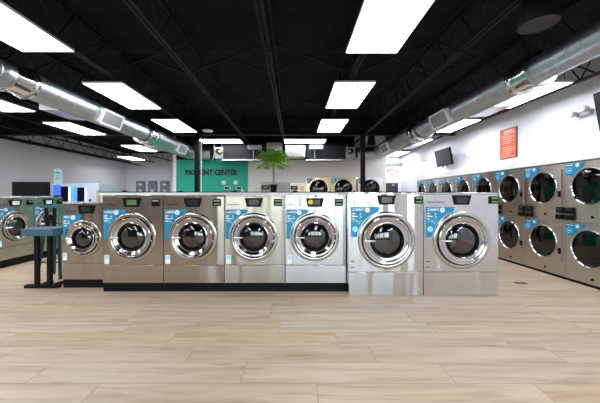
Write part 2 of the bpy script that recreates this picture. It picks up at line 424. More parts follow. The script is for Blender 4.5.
rows = [
 (-5.4, 3.05, [(2.9,'added unseen one, left edge of the room, nearest the camera'), (4.98,'cut by the left photo edge'), (7.10,'left of the left duct, beyond the edge one'), (10.0,'second farthest on the left side')]),  # nearest panel is out of view, added for its light
 (-2.93, 3.11, [(2.76,'large one in the top left corner of the photo'), (4.99,'middle one of the row right of the left duct'), (7.08,'far end of the row right of the left duct')]),
 (0.93, 3.11, [(2.79,'largest one at the top of the photo right of centre'), (4.96,'middle one of the centre row'), (7.08,'far end of the centre row')]),
 (3.93, 3.11, [(2.79,'near the right wall over the nearest dryers'), (4.96,'long one beside the right duct above the orange sign'), (7.08,'half hidden by the right duct'), (9.3,'over the far dryers near the tilted television')])]
for x, z, ys in rows:
    for y, lab in ys: light(x, y, 'flat white ceiling light panel, ' + lab, z=z)
light(-7.45, 13.1, 'flat white ceiling light panel, farthest and lowest one on the left')
light(4.2, 11.7, 'flat white ceiling light panel, farthest one behind the end of the right duct', lx=0.6)
light(-2.3, 8.98, 'flat white ceiling light panel turned crosswise above the green wall', lx=1.29, ly=0.62)
light(0.34, 8.98, 'flat white ceiling light panel turned crosswise above the palm', lx=1.29, ly=0.62)
for y, lab in ((5.4, 'by the left wall beyond the photo edge'), (3.2, 'by the left wall level with the front washers'), (1.0, 'by the left wall beside the camera')):
    light(-7.45, y, 'added unseen ceiling light panel ' + lab)  # unseen panels added to brighten the left wall and left machines
for x in (-5.4, -2.93, 0.93, 3.93):  # unseen panels added to light the front area and floor
    for y in (0.65, -1.5):
        if x == 0.93 or True:
            light(x, y, 'added unseen ceiling light panel overhead behind the camera, at %s' % {-5.4:'far left', -2.93:'centre left', 0.93:'centre right', 3.93:'far right'}[x] + (' nearer the camera' if y > 0 else ' nearer the shop front'))

# ------------------------------------------------------------------ round ducts
def duct(x, label, side, bands, diffs, boxes, z=2.93, y1=9.9):
    t = thing('air_duct', label, 'duct', (x, 0, z), 0, None)
    def rad(y): return 0.16 if y < bands[0] else (0.185 if y < bands[1] else 0.235)
    m = MB(); y = -1.5; prof = []
    while y < y1:
        r = rad(y+0.08)
        prof += [(r, y), (r, y+0.145), (r+0.004, y+0.15), (r+0.004, y+0.156), (r, y+0.16)]; y += 0.16
    m.lathe_y(prof, 0, 0, 32); m.build('pipe_run', 'galv', t)
    for b in bands:
        r = rad(b+0.1)
        m = MB().lathe_y([(r-0.03, b-0.17), (r+0.03, b-0.165), (r+0.03, b-0.125), (r+0.002, b-0.12), (r+0.002, b+0.12), (r+0.03, b+0.125), (r+0.03, b+0.165), (r-0.01, b+0.17)], 0, 0, 32)
        m.build('band', 'chrome2', t)
    for d in diffs:
        a = math.radians(22); r = rad(d)
        m = MB(); w, h = 0.30, 0.14; f = 0.03
        m.box(-w, w, 0, 0.02, -h, -h+f).box(-w, w, 0, 0.02, h-f, h).box(-w, -w+f, 0, 0.02, -h+f, h-f).box(w-f, w, 0, 0.02, -h+f, h-f)
        m.box(-w+0.01, w-0.01, 0.02, 0.10, -h+0.01, h-0.01)
        o = m.build('diffuser', 'white', t)
        ang = PI/2 if side < 0 else -PI/2
        o.rotation_euler = (Matrix.Rotation(ang, 3, 'Z') @ Matrix.Rotation(a, 3, 'X')).to_euler()
        o.location = (-side*(r+0.055)*math.cos(a), d, -(r+0.055)*math.sin(a))
        g = MB().box(-w+f, w-f, 0.006, 0.018, -h+f, h-f); g.m(1)
        for i in range(7):
            zz = -h+f+0.012+i*(2*h-2*f-0.024)/6; g.box(-w+f, w-f, 0.0, 0.006, zz-0.004, zz+0.004)
        g.build('grille', ['grey', 'grille'], o)
    for b in boxes:      # wedge shaped branch box on the underside, towards the wall
        s = side; r = rad(b)
        m = MB().prism_y([(0.0, -r-0.02), (s*0.30, -r+0.0), (s*0.30, -r+0.09), (0, -r+0.10)], b-0.30, b+0.30)
        m.build('branch_box', 'galv2', t)
    r = 0.23
    MB().tube([(0, 9.9, 0), (-side*0.06, 10.0, -0.01), (-side*0.2, 10.04, -0.03), (-side*0.78, 10.04, -0.05)], r, 24).build('elbow', 'galv', t)
    yy = 0.9
    while yy < y1: MB().tube([(0, yy, rad(yy)+0.003), (0, yy, DECK-z-0.03)], 0.004, 5).build('hanger', 'joist', t); yy += 2.4
    return t
M['chrome2'] = mat('chrome2', (0.72, 0.73, 0.72), 0.15, 1.0)
LD = duct(-3.68, 'long round galvanised duct running along the left side', -1, [3.75, 7.1], [5.45, 8.75], [4.75, 7.9])
RD = duct(2.98, 'long round galvanised duct running along the right side', 1, [3.6, 6.75], [5.45, 8.6], [4.55, 7.6])

# ------------------------------------------------------------------ air handling units over the back wall
def air_unit(x0, x1, z0, z1, end, label):
    t = thing('air_handler', label, 'air conditioner', ((x0+x1)/2, 9.8, z0), 0, 'dark air handling units above the back wall')
    w = (x1-x0)/2; H = z1-z0
    MB().box(-w, w, -0.35, 0.35, 0, H).build('cabinet', 'grey_dark', t, bevel=0.01)
    MB().box(-w-0.03, w-0.1, -0.42, -0.33, -0.055, -0.02).build('drain_pan', 'white', t)
    s = end
    MB().box(min(s*w, s*(w+0.30)), max(s*w, s*(w+0.30)), -0.30, 0.25, 0.02, H-0.1).build('blower_box', 'galv_box', t, bevel=0.01)
    m = MB(); m.lathe_y([(0.001, -0.42), (0.09, -0.42), (0.09, -0.30)], s*(w+0.15), H*0.5, 20); m.build('motor', 'rubber', t)
    MB().box(s*(w+0.10)-0.03, s*(w+0.10)+0.05, -0.428, -0.421, H*0.5-0.04, H*0.5+0.02).build('warning_sticker', 'yellow', t)
    m = MB().tube([(s*(w+0.30), -0.33, H+0.02), (s*(w+0.30), -0.33, 0.1), (s*(w+0.36), -0.33, -0.02)], 0.015, 8).tube([(s*(w+0.04), -0.36, H), (s*(w+0.04), -0.36, 0)], 0.012, 8)
    m.build('refrigerant_pipe', 'galv_box', t)
    for sx in (-1, 1): MB().tube([(sx*(w-0.1), 0.1, H), (sx*(w-0.1), 0.1, DECK-z0-0.002)], 0.006, 6).build('hanger_rod', 'joist', t)
    return t
M['grey_dark'] = mat('grey_dark', (0.008, 0.009, 0.013), 0.5, spec=0.3)
M['galv_box'] = mat('galv_box', (0.40, 0.42, 0.42), 0.4, 0.6)
air_unit(-2.35, -0.96, 2.62, 3.12, -1, 'dark air handling unit hanging above the green wall')
air_unit(0.42, 1.72, 2.62, 3.12, 1, 'dark air handling unit hanging above the back dryers')
t = thing('air_plenum', 'flat grey metal duct section above the palm', 'duct', (-0.66, 9.7, 2.72))
MB().box(-0.26, 0.26, -0.2, 0.3, 0, 0.46).build('body', 'galv_box', t, bevel=0.008)
MB().box(-0.24, 0.24, -0.212, -0.2, 0.02, 0.44).build('cover', 'grille', t)
MB().tube([(0, 0.1, 0.46), (0, 0.1, DECK-2.72-0.002)], 0.008, 6).build('hanger_rod', 'joist', t)
t = thing('return_air_box', 'bright metal air box with square grille right of the palm', 'vent', (0.05, 9.6, 2.68))
MB().box(-0.35, 0.33, -0.2, 0.3, 0, 0.40).build('body', 'galv2', t, bevel=0.02)
m = MB().box(-0.22, 0.22, -0.215, -0.2, 0.06, 0.36)
for i in range(8): m.box(-0.20, 0.20, -0.225, -0.215, 0.08+i*0.034, 0.09+i*0.034)
m.build('grille', 'grille', t)
MB().tube([(0, 0.1, 0.40), (0, 0.1, DECK-2.68-0.002)], 0.008, 6).build('hanger_rod', 'joist', t)
for x, lab in ((-1.27, 'small grey junction duct with drop pipe left of the palm'), (0.72, 'small grey junction duct with drop pipe right of the palm')):
    t = thing('branch_fitting', lab, 'duct', (x, 9.22, 2.9))
    MB().box(-0.22, 0.22, -0.06, 0.06, 0, 0.13).build('body', 'galv_box', t, bevel=0.01)
    MB().tube([(-0.05, 0, 0), (-0.05, 0, -0.5)], 0.010, 8).build('drop_pipe', 'galv_box', t)
    MB().tube([(0.1, 0, 0.13), (0.1, 0, DECK-2.9-0.002)], 0.006, 6).build('hanger_rod', 'joist', t)
# pendant speakers
def pendant(x, y, z, r, label, h=0.30):
    t = thing('pendant_speaker', label, 'speaker', (x, y, z), 0, 'black pendant speakers')
    MB().lathe_z([(r, 0), (r, 0.03), (r*0.86, 0.14), (r*0.70, h), (0.03, h+0.03), (0.001, h+0.03)], 0, 0, 32).build('shell', 'blackmat', t)
    MB().lathe_z([(0.001, 0.004), (0.015, 0.004), (0.016, 0.010), (r*0.97, 0.010), (r, 0.0)], 0, 0, 32).build('speaker_grille', 'spk', t)
    MB().tube([(0, 0, h+0.03), (0, 0, DECK-z-0.01)], 0.006, 6).build('cable', 'black', t)
M['spk'] = mat('spk', (0.05, 0.05, 0.055), 0.7, spec=0.2)
pendant(2.16, 2.52, 2.90, 0.15, 'black bell-shaped pendant speaker near the camera at top right', h=0.33)
pendant(2.40, 8.85, 2.95, 0.13, 'black cone pendant speaker beside the right column')
t = thing('ceiling_speaker', 'white round flat ceiling speaker near the far end of the left joists', 'speaker', (-2.33, 7.7, 3.13))
MB().lathe_z([(0.001, 0), (0.12, 0.0), (0.14, 0.012), (0.14, 0.03), (0.10, 0.045), (0.001, 0.045)], 0, 0, 28).build('rim', 'white', t)
MB().tube([(0, 0, 0.045), (0, 0, DECK-3.13-0.01)], 0.008, 6).build('stem', 'joist', t)

# ------------------------------------------------------------------ washing machines
def make_washer(name, label, w, h, depth, R, Ro, cx, cz, kick, seam, steel, word, group, disp, reader, st, wordmat='dark_text', tagpos=None, dscr='screen', lowmat=None):
    t = thing(name, label, 'washing machine', group=group)
    W = w/2 - 0.003
    rh = R*0.80
    m = MB().box(-W, W, 0, depth, seam+0.003, h-0.028, skip='f')
    m.holed(-W, W, seam+0.003, h-0.028, cx, cz, rh, 0.0)
    body = m.build('body', steel, t, bevel=0)
    MB().box(-W, W, 0.0, depth, kick, seam-0.003).build('lower_panel', lowmat or steel, t, bevel=0.003)
    MB().box(-W, W, -0.004, depth, h-0.025, h).build('lid', steel, t, bevel=0.005)
    m = MB().lathe_y([(0.008, -0.0075), (0.008, -0.004)], 0, h-0.013, 12); m.add([(0.008*math.cos(2*PI*k/12), -0.0075, h-0.013+0.008*math.sin(2*PI*k/12)) for k in range(12)], [tuple(range(12))])
    m.build('lid_lock', 'black', t)
    if kick > 0.01:
        MB().box(-W-0.003, W+0.003, 0.02, depth, 0.0, kick-0.002).build('plinth', 'black', t)
    # drum, seen through the glass
    rd = R*0.66
    m = MB().lathe_y([(rh, 0.0), (rh, 0.03), (rd, 0.05), (rd, 0.48), (rd*0.96, 0.50), (0.001, 0.50)], cx, cz, 56)
    m.m(1)
    m.lathe_y([(rh*0.999, -0.001), (rd*0.98, 0.048)], cx, cz, 56); m.m(0)
    for k in range(3):
        a = 2*PI*k/3 + 0.5
        ca, sa = math.cos(a), math.sin(a)
        pa = (cx+rd*ca, 0.26, cz+rd*sa); pb = (cx+rd*0.72*ca, 0.26, cz+rd*0.72*sa)
        m.bar(pa, pb, 0.38, 0.05) if False else m.tube([(cx+rd*0.88*ca, 0.09, cz+rd*0.88*sa), (cx+rd*0.88*ca, 0.46, cz+rd*0.88*sa)], 0.045, 8)
    m.build('drum', ['drum', 'rubber'], t)
    # door
    Ri = R*0.915
    MB().lathe_y([(Ro, 0.0), (Ro-0.004, -0.010), (Ro-0.012, -0.015), (Ri+0.012, -0.017), (Ri+0.004, -0.014), (Ri, -0.002)], cx, cz, 64).build('door_surround', 'brushed', t)
    MB().lathe_y([(Ri-0.0005, -0.004), (R*0.8855, -0.004)], cx, cz, 64).build('door_seal', 'rubber', t)
    d = MB().lathe_y([(R*0.885, 0.0), (R*0.885, -0.030), (R*0.875, -0.038), (R*0.855, -0.041), (R*0.835, -0.038), (R*0.80, -0.037), (R*0.795, -0.030), (R*0.775, -0.030), (R*0.77, -0.036), (R*0.66, -0.020), (R*0.635, -0.022), (R*0.625, -0.028), (R*0.61, -0.024), (R*0.60, 0.01)], cx, cz, 64).build('door', 'doorsteel', t)
    MB().lathe_y([(R*0.598, -0.018), (R*0.585, -0.035), (R*0.56, -0.030), (R*0.555, 0.02), (R*0.598, 0.02)], cx, cz, 56).build('door_gasket', 'rubber', d)
    prof = []
    for i in range(9):
        a = (PI/2)*i/8; prof.append((max(R*0.555*math.cos(a), 0.0008), 0.01 - 0.055*math.sin(a)))
    MB().lathe_y(prof, cx, cz, 48).build('door_glass', 'glass', d)
    m = MB().tube([(cx-R*0.83, -0.058, cz), (cx-R*0.70, -0.075, cz), (cx-R*0.47, -0.075, cz)], [0.014, 0.013, 0.011], 10)
    m.lathe_y([(0.022, -0.05), (0.022, -0.064), (0.001, -0.064)], cx-R*0.80, cz, 14)
    m.build('door_handle', 'handle', d)
    for zz in (-0.05, 0.05): MB().box(cx+R*0.80, cx+R*0.97, -0.045, -0.02, cz+zz-0.015, cz+zz+0.015).build('hinge', 'chrome', d)
    # display
    dx, dz, dw, dh = disp
    b = MB().prism_y([(dx-dw/2, dz+dh/2), (dx+dw/2, dz+dh/2), (dx+dw*0.38, dz-dh/2), (dx-dw*0.38, dz-dh/2)], -0.012, -0.0005).build('display_bezel', 'black', t)
    MB().box(dx-dw*0.27, dx+dw*0.27, -0.0145, -0.0122, dz-dh*0.30, dz+dh*0.30).build('display_screen', dscr, b)
    if reader:
        rx, rz = reader
        b = MB().box(rx-0.058, rx+0.058, -0.022, -0.0005, rz-0.052, rz+0.052).build('card_reader', 'black', t, bevel=0.004)
        MB().box(rx-0.04, rx+0.045, -0.0245, -0.0222, rz-0.034, rz-0.014).build('reader_light', 'led_green', b)
        MB().box(rx-0.04, rx+0.045, -0.0245, -0.0222, rz+0.012, rz+0.036).build('card_slot', 'panelgrey', b)
    # blue info sticker hugging the door
    xl, zt, xr, zb = st
    Ra = Ro*1.03; y = -0.0022
    poly = [(xl, zb), (xl, zt), (xr+0.02, zt)]
    a0 = math.acos(max(-1, min(1, (xr-cx)/Ra)))
    zl = (zb-cz)/Ra; a1 = PI - math.asin(max(-1, min(1, zl)))
    ax = math.acos(max(-1, (xl+0.015-cx)/Ra)) if (xl+0.015-cx)/Ra > -1 else None
    if ax is not None: a1 = min(a1, ax)
    for i in range(15):
        a = a0 + (a1-a0)*i/14; poly.append((cx+Ra*math.cos(a), cz+Ra*math.sin(a)))
    if ax is not None: poly.append((xl+0.015, zb))
    n = len(poly)
    m = MB(); m.add([(x, y, z) for x, z in poly] + [(x, -0.0004, z) for x, z in poly], [tuple(range(n)), tuple(reversed(range(n, 2*n)))] + [(i, (i+1) % n, (i+1) % n+n, i+n) for i in range(n)])
    s = m.build('info_sticker', 'blue', t, smooth=False)
    k = (xr-xl)
    m = MB(); ccx = xl + k*0.60; 
    m.add([(ccx+0.034*math.cos(2*PI*i/20), y-0.001, zt-0.042+0.034*math.sin(2*PI*i/20)) for i in range(20)], [tuple(range(20))])
    m.build('round_icon', 'paper', s, smooth=False)
    m = MB(); m.add([(ccx+0.016*math.cos(2*PI*i/14), y-0.0014, zt-0.042+0.016*math.sin(2*PI*i/14)) for i in range(14)], [tuple(range(14))])
    m.build('icon_center', 'sticker_pale', s, smooth=False)
    text_mesh('size_word', word, 0.045, 'paper', s, (xl+k*0.27, y-0.001, zt-0.038), ext=0.0003, offset=0.001, width=min(0.165, k*0.42))
    m = MB()
    rr = random.Random(5)
    lines = [(0.085, 0.05), (0.125, 0.08), (0.16, 0.03)]
    for dz_, ww in lines: m.add([(xl+0.012, y-0.001, zt-dz_), (xl+0.012+ww, y-0.001, zt-dz_), (xl+0.012+ww, y-0.001, zt-dz_-0.012), (xl+0.012, y-0.001, zt-dz_-0.012)], [(0,1,2,3)])
    m.m(1)
    for i in range(26):
        q = rr.uniform(0.005, 0.012); px = xl+rr.uniform(0.012, min(0.16, k*0.4)); pz = zt-rr.uniform(0.09, 0.20 if k < 0.35 else 0.24)
        if (px-cx)**2+(pz-cz)**2 < (Ra+0.015)**2: continue
        m.add([(px-q, y-0.0008, pz), (px, y-0.0008, pz-q), (px+q, y-0.0008, pz), (px, y-0.0008, pz+q)], [(0,1,2,3)])
    m.m(1)
    if word == 'JUMBO': m.add([(xl+0.06+0.04*math.cos(2*PI*i/20), y-0.0009, zb+0.11+0.04*math.sin(2*PI*i/20)) for i in range(20)], [tuple(range(20))])
    m.build('sticker_print', ['paper', 'sticker_pale'], s, smooth=False)
    text_mesh('badge', 'Speed Queen', 0.036, wordmat, t, (xl+0.02+ (0.12 if word == 'JUMBO' else 0.095), -0.0015, dz-0.028), ext=0.0008, width=0.23 if word == 'JUMBO' else 0.17, shear=0.25)
    if tagpos:
        (ax0, ax1, az0, az1) = tagpos
        q = MB().box(ax0, ax1, -0.003, -0.0004, az0, az1).build('price_tag', 'paper', t, smooth=False)
        MB().box(ax0+0.008, ax1-0.008, -0.0042, -0.0032, az0+(az1-az0)*0.55, az1-0.012).build('tag_print', 'sticker_pale', q, smooth=False)
    return t
M['doorsteel'] = mat('doorsteel', (0.52, 0.50, 0.49), 0.10, 1.0)
M['handle'] = mat('handle', (0.85, 0.85, 0.86), 0.25, 0.6)

# large washers, five in a row is four steel units plus neighbours
LX = [-2.335, -1.452, -0.569, 0.314]
G = 'large washers in the front row'
large = make_washer('washing_machine', '', 0.880, 1.405, 0.80, 0.325, 0.352, -0.012, 0.795, 0.13, 0.39, 'steel', 'LARGE', G,
                    (-0.012, 1.297, 0.265, 0.127), (0.335, 1.297), (-0.425, 1.194, -0.115, 0.765), tagpos=(-0.412, -0.342, 0.405, 0.535))
large['label'] = 'leftmost large steel front-load washer with green tinted display, beside the small washer'
large.location = (LX[0], 4.13, 0)
labs = ['steel large washer, second from the left in the front block of four', 'steel large washer, third of the front block of four, below the green wall right end',
        'steel large washer with yellow marked display, beside the jumbo washers']
washers = [large]
for i, lb in enumerate(labs): washers.append(copy_thing(large, (LX[i+1], 4.13, 0), 0, lb))
def remat(root, part, m_):
    for o in bpy.data.objects:
        p = o
        while p.parent: p = p.parent
        if p == root and o.name.split('.')[0] == part:
            o.material_slots[0].link = 'OBJECT'; o.material_slots[0].material = M[m_]; return o
bpy.context.view_layer.update()
remat(large, 'display_screen', 'screen_green')
remat(large, 'reader_light', 'black')
sc = remat(washers[3], 'display_screen', 'screen')
m = MB(); m.add([(-0.075+0.034*math.cos(2*PI*i/16), -0.0155, 1.303+0.034*math.sin(2*PI*i/16)) for i in range(16)], [tuple(range(16))])
b4 = [o for o in bpy.data.objects if o.parent == washers[3] and o.name.startswith('display_bezel')][0]
m.build('display_sticker', 'yellow', b4, smooth=False)
for o in [o for o in bpy.data.objects if o.parent in (washers[3],) and o.name.split('.')[0] in ('body', 'lower_panel', 'lid')]:  # fourth washer: brighter steel colour stands in for window reflections
    o.material_slots[0].link = 'OBJECT'; o.material_slots[0].material = M['steel_bright']

G = 'jumbo washers at the right end of the front row'
jumbo = make_washer('washing_machine', 'jumbo washer with orange badge lettering, left one of the two tallest machines', 1.040, 1.44, 0.95, 0.378, 0.400, 0.010, 0.774, 0.0, 0.335, 'steel_bright', 'JUMBO', G,
                    (0.008, 1.335, 0.265, 0.132), (0.452, 1.335), (-0.487, 1.237, -0.105, 0.82), wordmat='orange_text')
jumbo.location = (1.276, 3.96, 0)
jumbo2 = copy_thing(jumbo, (2.319, 3.96, 0), 0, 'jumbo washer at the right end of the front row, next to the aisle')
bpy.context.view_layer.update(); remat(jumbo2, 'badge', 'dark_text')
for r_ in (jumbo, jumbo2):
    m = MB().box(-0.49, -0.435, -0.003, -0.0006, 0.478, 0.486).box(-0.49, -0.435, -0.003, -0.0006, 0.395, 0.403)
    m.build('warning_label', 'dark_text', r_, smooth=False)
small = make_washer('washing_machine', 'small steel washer at the left end of the front row beside the blue table', 0.655, 1.285, 0.65, 0.257, 0.276, -0.005, 0.75, 0.13, 0.37, 'steel', 'SMALL', None,
                    (0.04, 1.187, 0.262, 0.12), None, (-0.315, 1.108, -0.06, 0.72), tagpos=(-0.315, -0.255, 0.42, 0.53), dscr='screen')
small.location = (-3.17, 4.30, 0)
leftw = make_washer('washing_machine', 'green-reflecting steel washer on the left wall row, cut by the left edge of the photo', 0.765, 1.36, 0.80, 0.300, 0.325, -0.02, 0.775, 0.15, 0.39, 'steel_green_refl', 'LARGE', 'greenish washers of the left row facing the aisle',
                    (-0.02, 1.25, 0.265, 0.127), (0.29, 1.25), (-0.37, 1.165, -0.105, 0.73), tagpos=(-0.36, -0.29, 0.42, 0.53), dscr='screen_pale')
leftw.location = (-5.6, 5.75, 0); leftw.rotation_euler = (0, 0, PI/2)
lw2 = copy_thing(leftw, (-5.6, 6.52, 0), PI/2, 'green-reflecting steel washer of the left row behind the blue table and stool')
bpy.context.view_layer.update()
for r_ in (leftw, lw2): remat(r_, 'reader_light', 'black')

# bulkhead behind the front row
t = thing('service_bulkhead', 'long low white bulkhead with black capped top behind the front washers', 'counter', (0, 5.0, 0))
MB().box(-3.40, 2.83, 0.0, 0.45, 0, 1.40).build('panel', 'offwhite', t)
MB().box(-3.41, 2.84, -0.02, 0.47, 1.402, 1.450).build('countertop', 'white', t, bevel=0.003)
MB().box(-3.41, 2.84, -0.022, 0.472, 1.452, 1.465).build('top_trim', 'black', t)
MB().box(-3.455, -3.415, -0.02, 0.03, 0, 1.50).build('end_post', 'beige', t, bevel=0.004)
for x in (-3.05, -2.05, -1.06, 0.02):
    MB().box(x-0.05, x+0.05, 0.10, 0.16, 1.466, 1.476).lathe_z([(0.03, 1.476), (0.028, 1.492), (0.001, 1.496)], x, 0.13, 14).build('clamp_knob', 'black', t)

# ------------------------------------------------------------------ stacked dryers
def make_dryer(label, w, group, steel, ztop=1.93, R=0.29, cu=1.54, cl=0.585, name='stacked_dryer', tint='glass_dryer'):
    t = thing(name, label, 'dryer', group=group)
    W = w/2 - 0.003; D = 1.0; rh = R*0.93
    cx = -0.01; split = 0.965
    MB().box(-W, W, 0.02, D, 0.0, 0.045).build('plinth', 'black', t)
    m = MB().box(-W, W, 0, D, 0.047, split-0.003, skip='f'); m.holed(-W, W, 0.047, split-0.003, cx, cl, rh, 0.0); m.build('lower_cabinet', steel, t)
    m = MB().box(-W, W, 0, D, split+0.003, ztop, skip='f'); m.holed(-W, W, split+0.003, ztop, cx, cu, rh, 0.0); m.build('upper_cabinet', steel, t)
    for cz in (cu, cl):
        m = MB().lathe_y([(rh, 0.0), (rh*0.98, 0.05), (rh*0.98, 0.70), (0.001, 0.70)], cx, cz, 48)
        for k in range(3):
            a = 2*PI*k/3+0.3; m.tube([(cx+rh*0.9*math.cos(a), 0.1, cz+rh*0.9*math.sin(a)), (cx+rh*0.9*math.cos(a), 0.68, cz+rh*0.9*math.sin(a))], 0.035, 8)
        m.build('drum', 'drum_dark', t)
        x0, x1 = cx-R-0.035, cx+R+0.065; z0, z1 = cz-R-0.01, cz+R+0.01
        if cz == cl: z1 = min(z1, split-0.02)
        m = MB().box(x0, x1, -0.018, -0.001, z0, z1, skip='fk'); m.holed(x0, x1, z0, z1, cx, cz, R*0.95, -0.018)
        d = m.build('door', steel, t)
        MB().lathe_y([(R*1.0, -0.0182), (R*0.995, -0.030), (R*0.975, -0.038), (R*0.955, -0.038), (R*0.92, -0.026), (R*0.905, -0.004), (R*0.93, -0.002)], cx, cz, 56).build('door_ring', 'chrome', d)
        MB().lathe_y([(R*0.906, -0.010), (R*0.86, -0.022), (R*0.5, -0.034), (0.001, -0.038)], cx, cz, 48).build('door_glass', tint, d)
        MB().box(x1-0.05, x1-0.005, -0.034, -0.0185, cz-0.17, cz-0.07).build('door_latch', 'black', d, bevel=0.004)
        # blue sticker in the upper left corner
        xl = -W+0.012; zt = (ztop-0.015) if cz == cu else (split-0.02)
        poly = [(xl, zt-0.20), (xl, zt), (xl+0.30, zt), (xl+0.27, zt-0.045)]
        Ra = R*1.06
        for i in range(9):
            a = math.radians(112 + (148-112)*i/8); poly.append((cx+Ra*math.cos(a), min(cz+Ra*math.sin(a), zt-0.05)))
        poly.append((xl+0.07, zt-0.20))
        n = len(poly); y = -0.0215
        m = MB(); m.add([(x, y, z) for x, z in poly] + [(x, -0.0005, z) for x, z in poly], [tuple(range(n)), tuple(reversed(range(n, 2*n)))] + [(i, (i+1) % n, (i+1) % n+n, i+n) for i in range(n)])
        s = m.build('info_sticker', 'blue', t, smooth=False)
        m = MB(); m.add([(xl+0.20+0.03*math.cos(2*PI*i/18), y-0.001, zt-0.036+0.03*math.sin(2*PI*i/18)) for i in range(18)], [tuple(range(18))])
        m.m(1); 
        for i in range(18):
            a, b = 2*PI*i/18, 2*PI*(i+1)/18
            m.add([(xl+0.062+q*math.cos(k), y-0.001, zt-0.11+q*math.sin(k)) for q, k in ((0.045, a), (0.045, b), (0.036, b), (0.036, a))], [(0,1,2,3)])
        m.m(0); m.add([(xl+0.04, y-0.001, zt-0.105), (xl+0.085, y-0.001, zt-0.105), (xl+0.085, y-0.001, zt-0.118), (xl+0.04, y-0.001, zt-0.118)], [(0,1,2,3)])
        m.add([(xl+0.015, y-0.001, zt-0.02), (xl+0.13, y-0.001, zt-0.02), (xl+0.13, y-0.001, zt-0.032), (xl+0.015, y-0.001, zt-0.032)], [(0,1,2,3)])
        m.build('sticker_print', ['paper', 'sticker_pale'], s, smooth=False)
    for s_ in (-1, 1):
        xx = s_*(W-0.085)
        k = MB().box(xx-0.062, xx+0.062, -0.03, -0.0005, 1.10, 1.205).build('keypad', 'black', t, bevel=0.005)
        MB().box(xx-0.04, xx+0.04, -0.033, -0.0305, 1.15, 1.19).build('keypad_screen', 'screen', k)
        MB().box(xx-0.06, xx+0.06, -0.045, -0.0005, 1.0, 1.085).build('card_reader', 'black', t, bevel=0.01)
    for cz in (1.07, 0.125):
        m = MB().lathe_y([(0.020, -0.0005), (0.020, -0.012), (0.014, -0.016), (0.001, -0.016)], 0.02, cz, 14)
        m.build('lock', 'black', t)
    return t
G = 'steel stacked dryers along the right wall'
words = ['nearest the camera, cut by the photo edge', 'second nearest the camera', 'third nearest the camera', 'fourth nearest, just right of the jumbo',
         'fifth from the camera', 'sixth from the camera', 'second from the far end', 'at the far end of the row']
proto = None
for i in range(DN):
    loc = (4.5, DY0 + DW*(i+0.5), 0); lb = 'steel stacked dryer on the right wall, ' + words[i]
    if proto is None:
        proto = make_dryer(lb, DW, G, 'steel_dryer'); proto.location = loc; proto.rotation_euler = (0, 0, -PI/2)
    else: copy_thing(proto, loc, -PI/2, lb)
G = 'tan dryers set in the back wall'
bd = make_dryer('tan-reflecting steel dryer in the back wall, left one right of the palm', 0.88, G, 'steel_tan_refl', ztop=2.05, R=0.35, cu=1.65, cl=0.57, name='wall_dryer')
bd.location = (0.895, 10.27, 0)
copy_thing(bd, (1.785, 10.27, 0), 0, 'tan-reflecting steel dryer in the back wall, middle one left of the column')
b3 = copy_thing(bd, (2.755, 10.27, 0), 0, 'grey steel dryer in the back wall, right of the black column')
bpy.context.view_layer.update()
for o in bpy.data.objects:
    p = o.parent
    if p and (p == b3) and o.type == 'MESH' and o.data.materials and o.data.materials[0].name == 'steel_tan_refl':
        o.material_slots[0].link = 'OBJECT'; o.material_slots[0].material = M['white']

# ------------------------------------------------------------------ back wall items
sign = thing('wall_lettering', 'dark PAYMENT CENTER lettering on the green wall', 'sign', (0, YC, 0))
def px(x, y, Y): return ((x-294)/F*Y, CAMZ-(y-196)/F*Y)
x0, z0 = px(185.2, 172.7, YC); x1, _ = px(237.5, 172.7, YC)
o = text_mesh('letters', 'PAYMENT CENTER', 0.26, 'dark_text', sign, ((x0+x1)/2, -0.012, z0), ext=0.008, offset=0.013, width=(x1-x0))
for (a, b, lab) in ((221.7, 182.5, 'left'), (233.5, 182.5, 'right')):
    xx, zz = px(a+2.1, b, YC)
    t = thing('payment_kiosk', 'small payment terminal with white notice on green wall, %s one' % lab, 'kiosk', (xx, YC, zz), 0, 'payment terminals')
    MB().box(-0.07, 0.07, -0.012, 0, -0.065, 0.065).build('notice', 'paper', t)
    MB().box(0.02, 0.24, -0.05, 0, -0.26, -0.14).build('terminal', 'galv2', t, bevel=0.008)
    MB().box(0.05, 0.21, -0.056, -0.051, -0.235, -0.16).build('slot_panel', 'black', t)
for a in (179.5, 242.5):
    xx, zz = px(a, 191, YC)
    tag(MB().lathe_y([(0.05, YC-0.001), (0.045, YC-0.04), (0.001, YC-0.045)], xx, zz, 14).build('wall_hook', 'white'), 'small white round fitting low on the green wall, %s end' % ('left' if a < 200 else 'right'), 'fitting')
# grey machine panel and cream panel left and right of the palm
t = thing('vending_machine', 'grey steel vending cabinet behind the palm', 'vending machine', (-0.66, 9.9, 0))
M['steel_dark'] = mat('steel_dark', (0.30, 0.29, 0.28), 0.4, 0.7)
MB().box(-0.49, 0.49, 0, 0.38, 0, 1.87).build('cabinet', 'steel_dark', t, bevel=0.01)
k = MB().box(-0.46, -0.20, -0.02, -0.001, 1.61, 1.76).build('keypad', 'black', t)
MB().box(-0.40, -0.26, -0.024, -0.0205, 1.66, 1.72).build('keypad_screen', 'screen', k)
MB().box(-0.02, 0.42, -0.008, -0.001, 1.60, 1.80).build('product_panel', 'grey', t)
t = thing('change_machine', 'cream cabinet with black keypad between the palm and the back dryers', 'vending machine', (0.13, 9.9, 0))
MB().box(-0.27, 0.27, 0, 0.38, 0, 1.84).build('cabinet', 'offwhite', t, bevel=0.01)
k = MB().box(-0.24, 0.0, -0.02, -0.001, 1.61, 1.74).build('keypad', 'black', t)
MB().box(-0.19, -0.05, -0.024, -0.0205, 1.65, 1.71).build('keypad_screen', 'screen', k)
MB().box(0.10, 0.20, -0.012, -0.001, 1.58, 1.72).build('notice', 'beige', t)
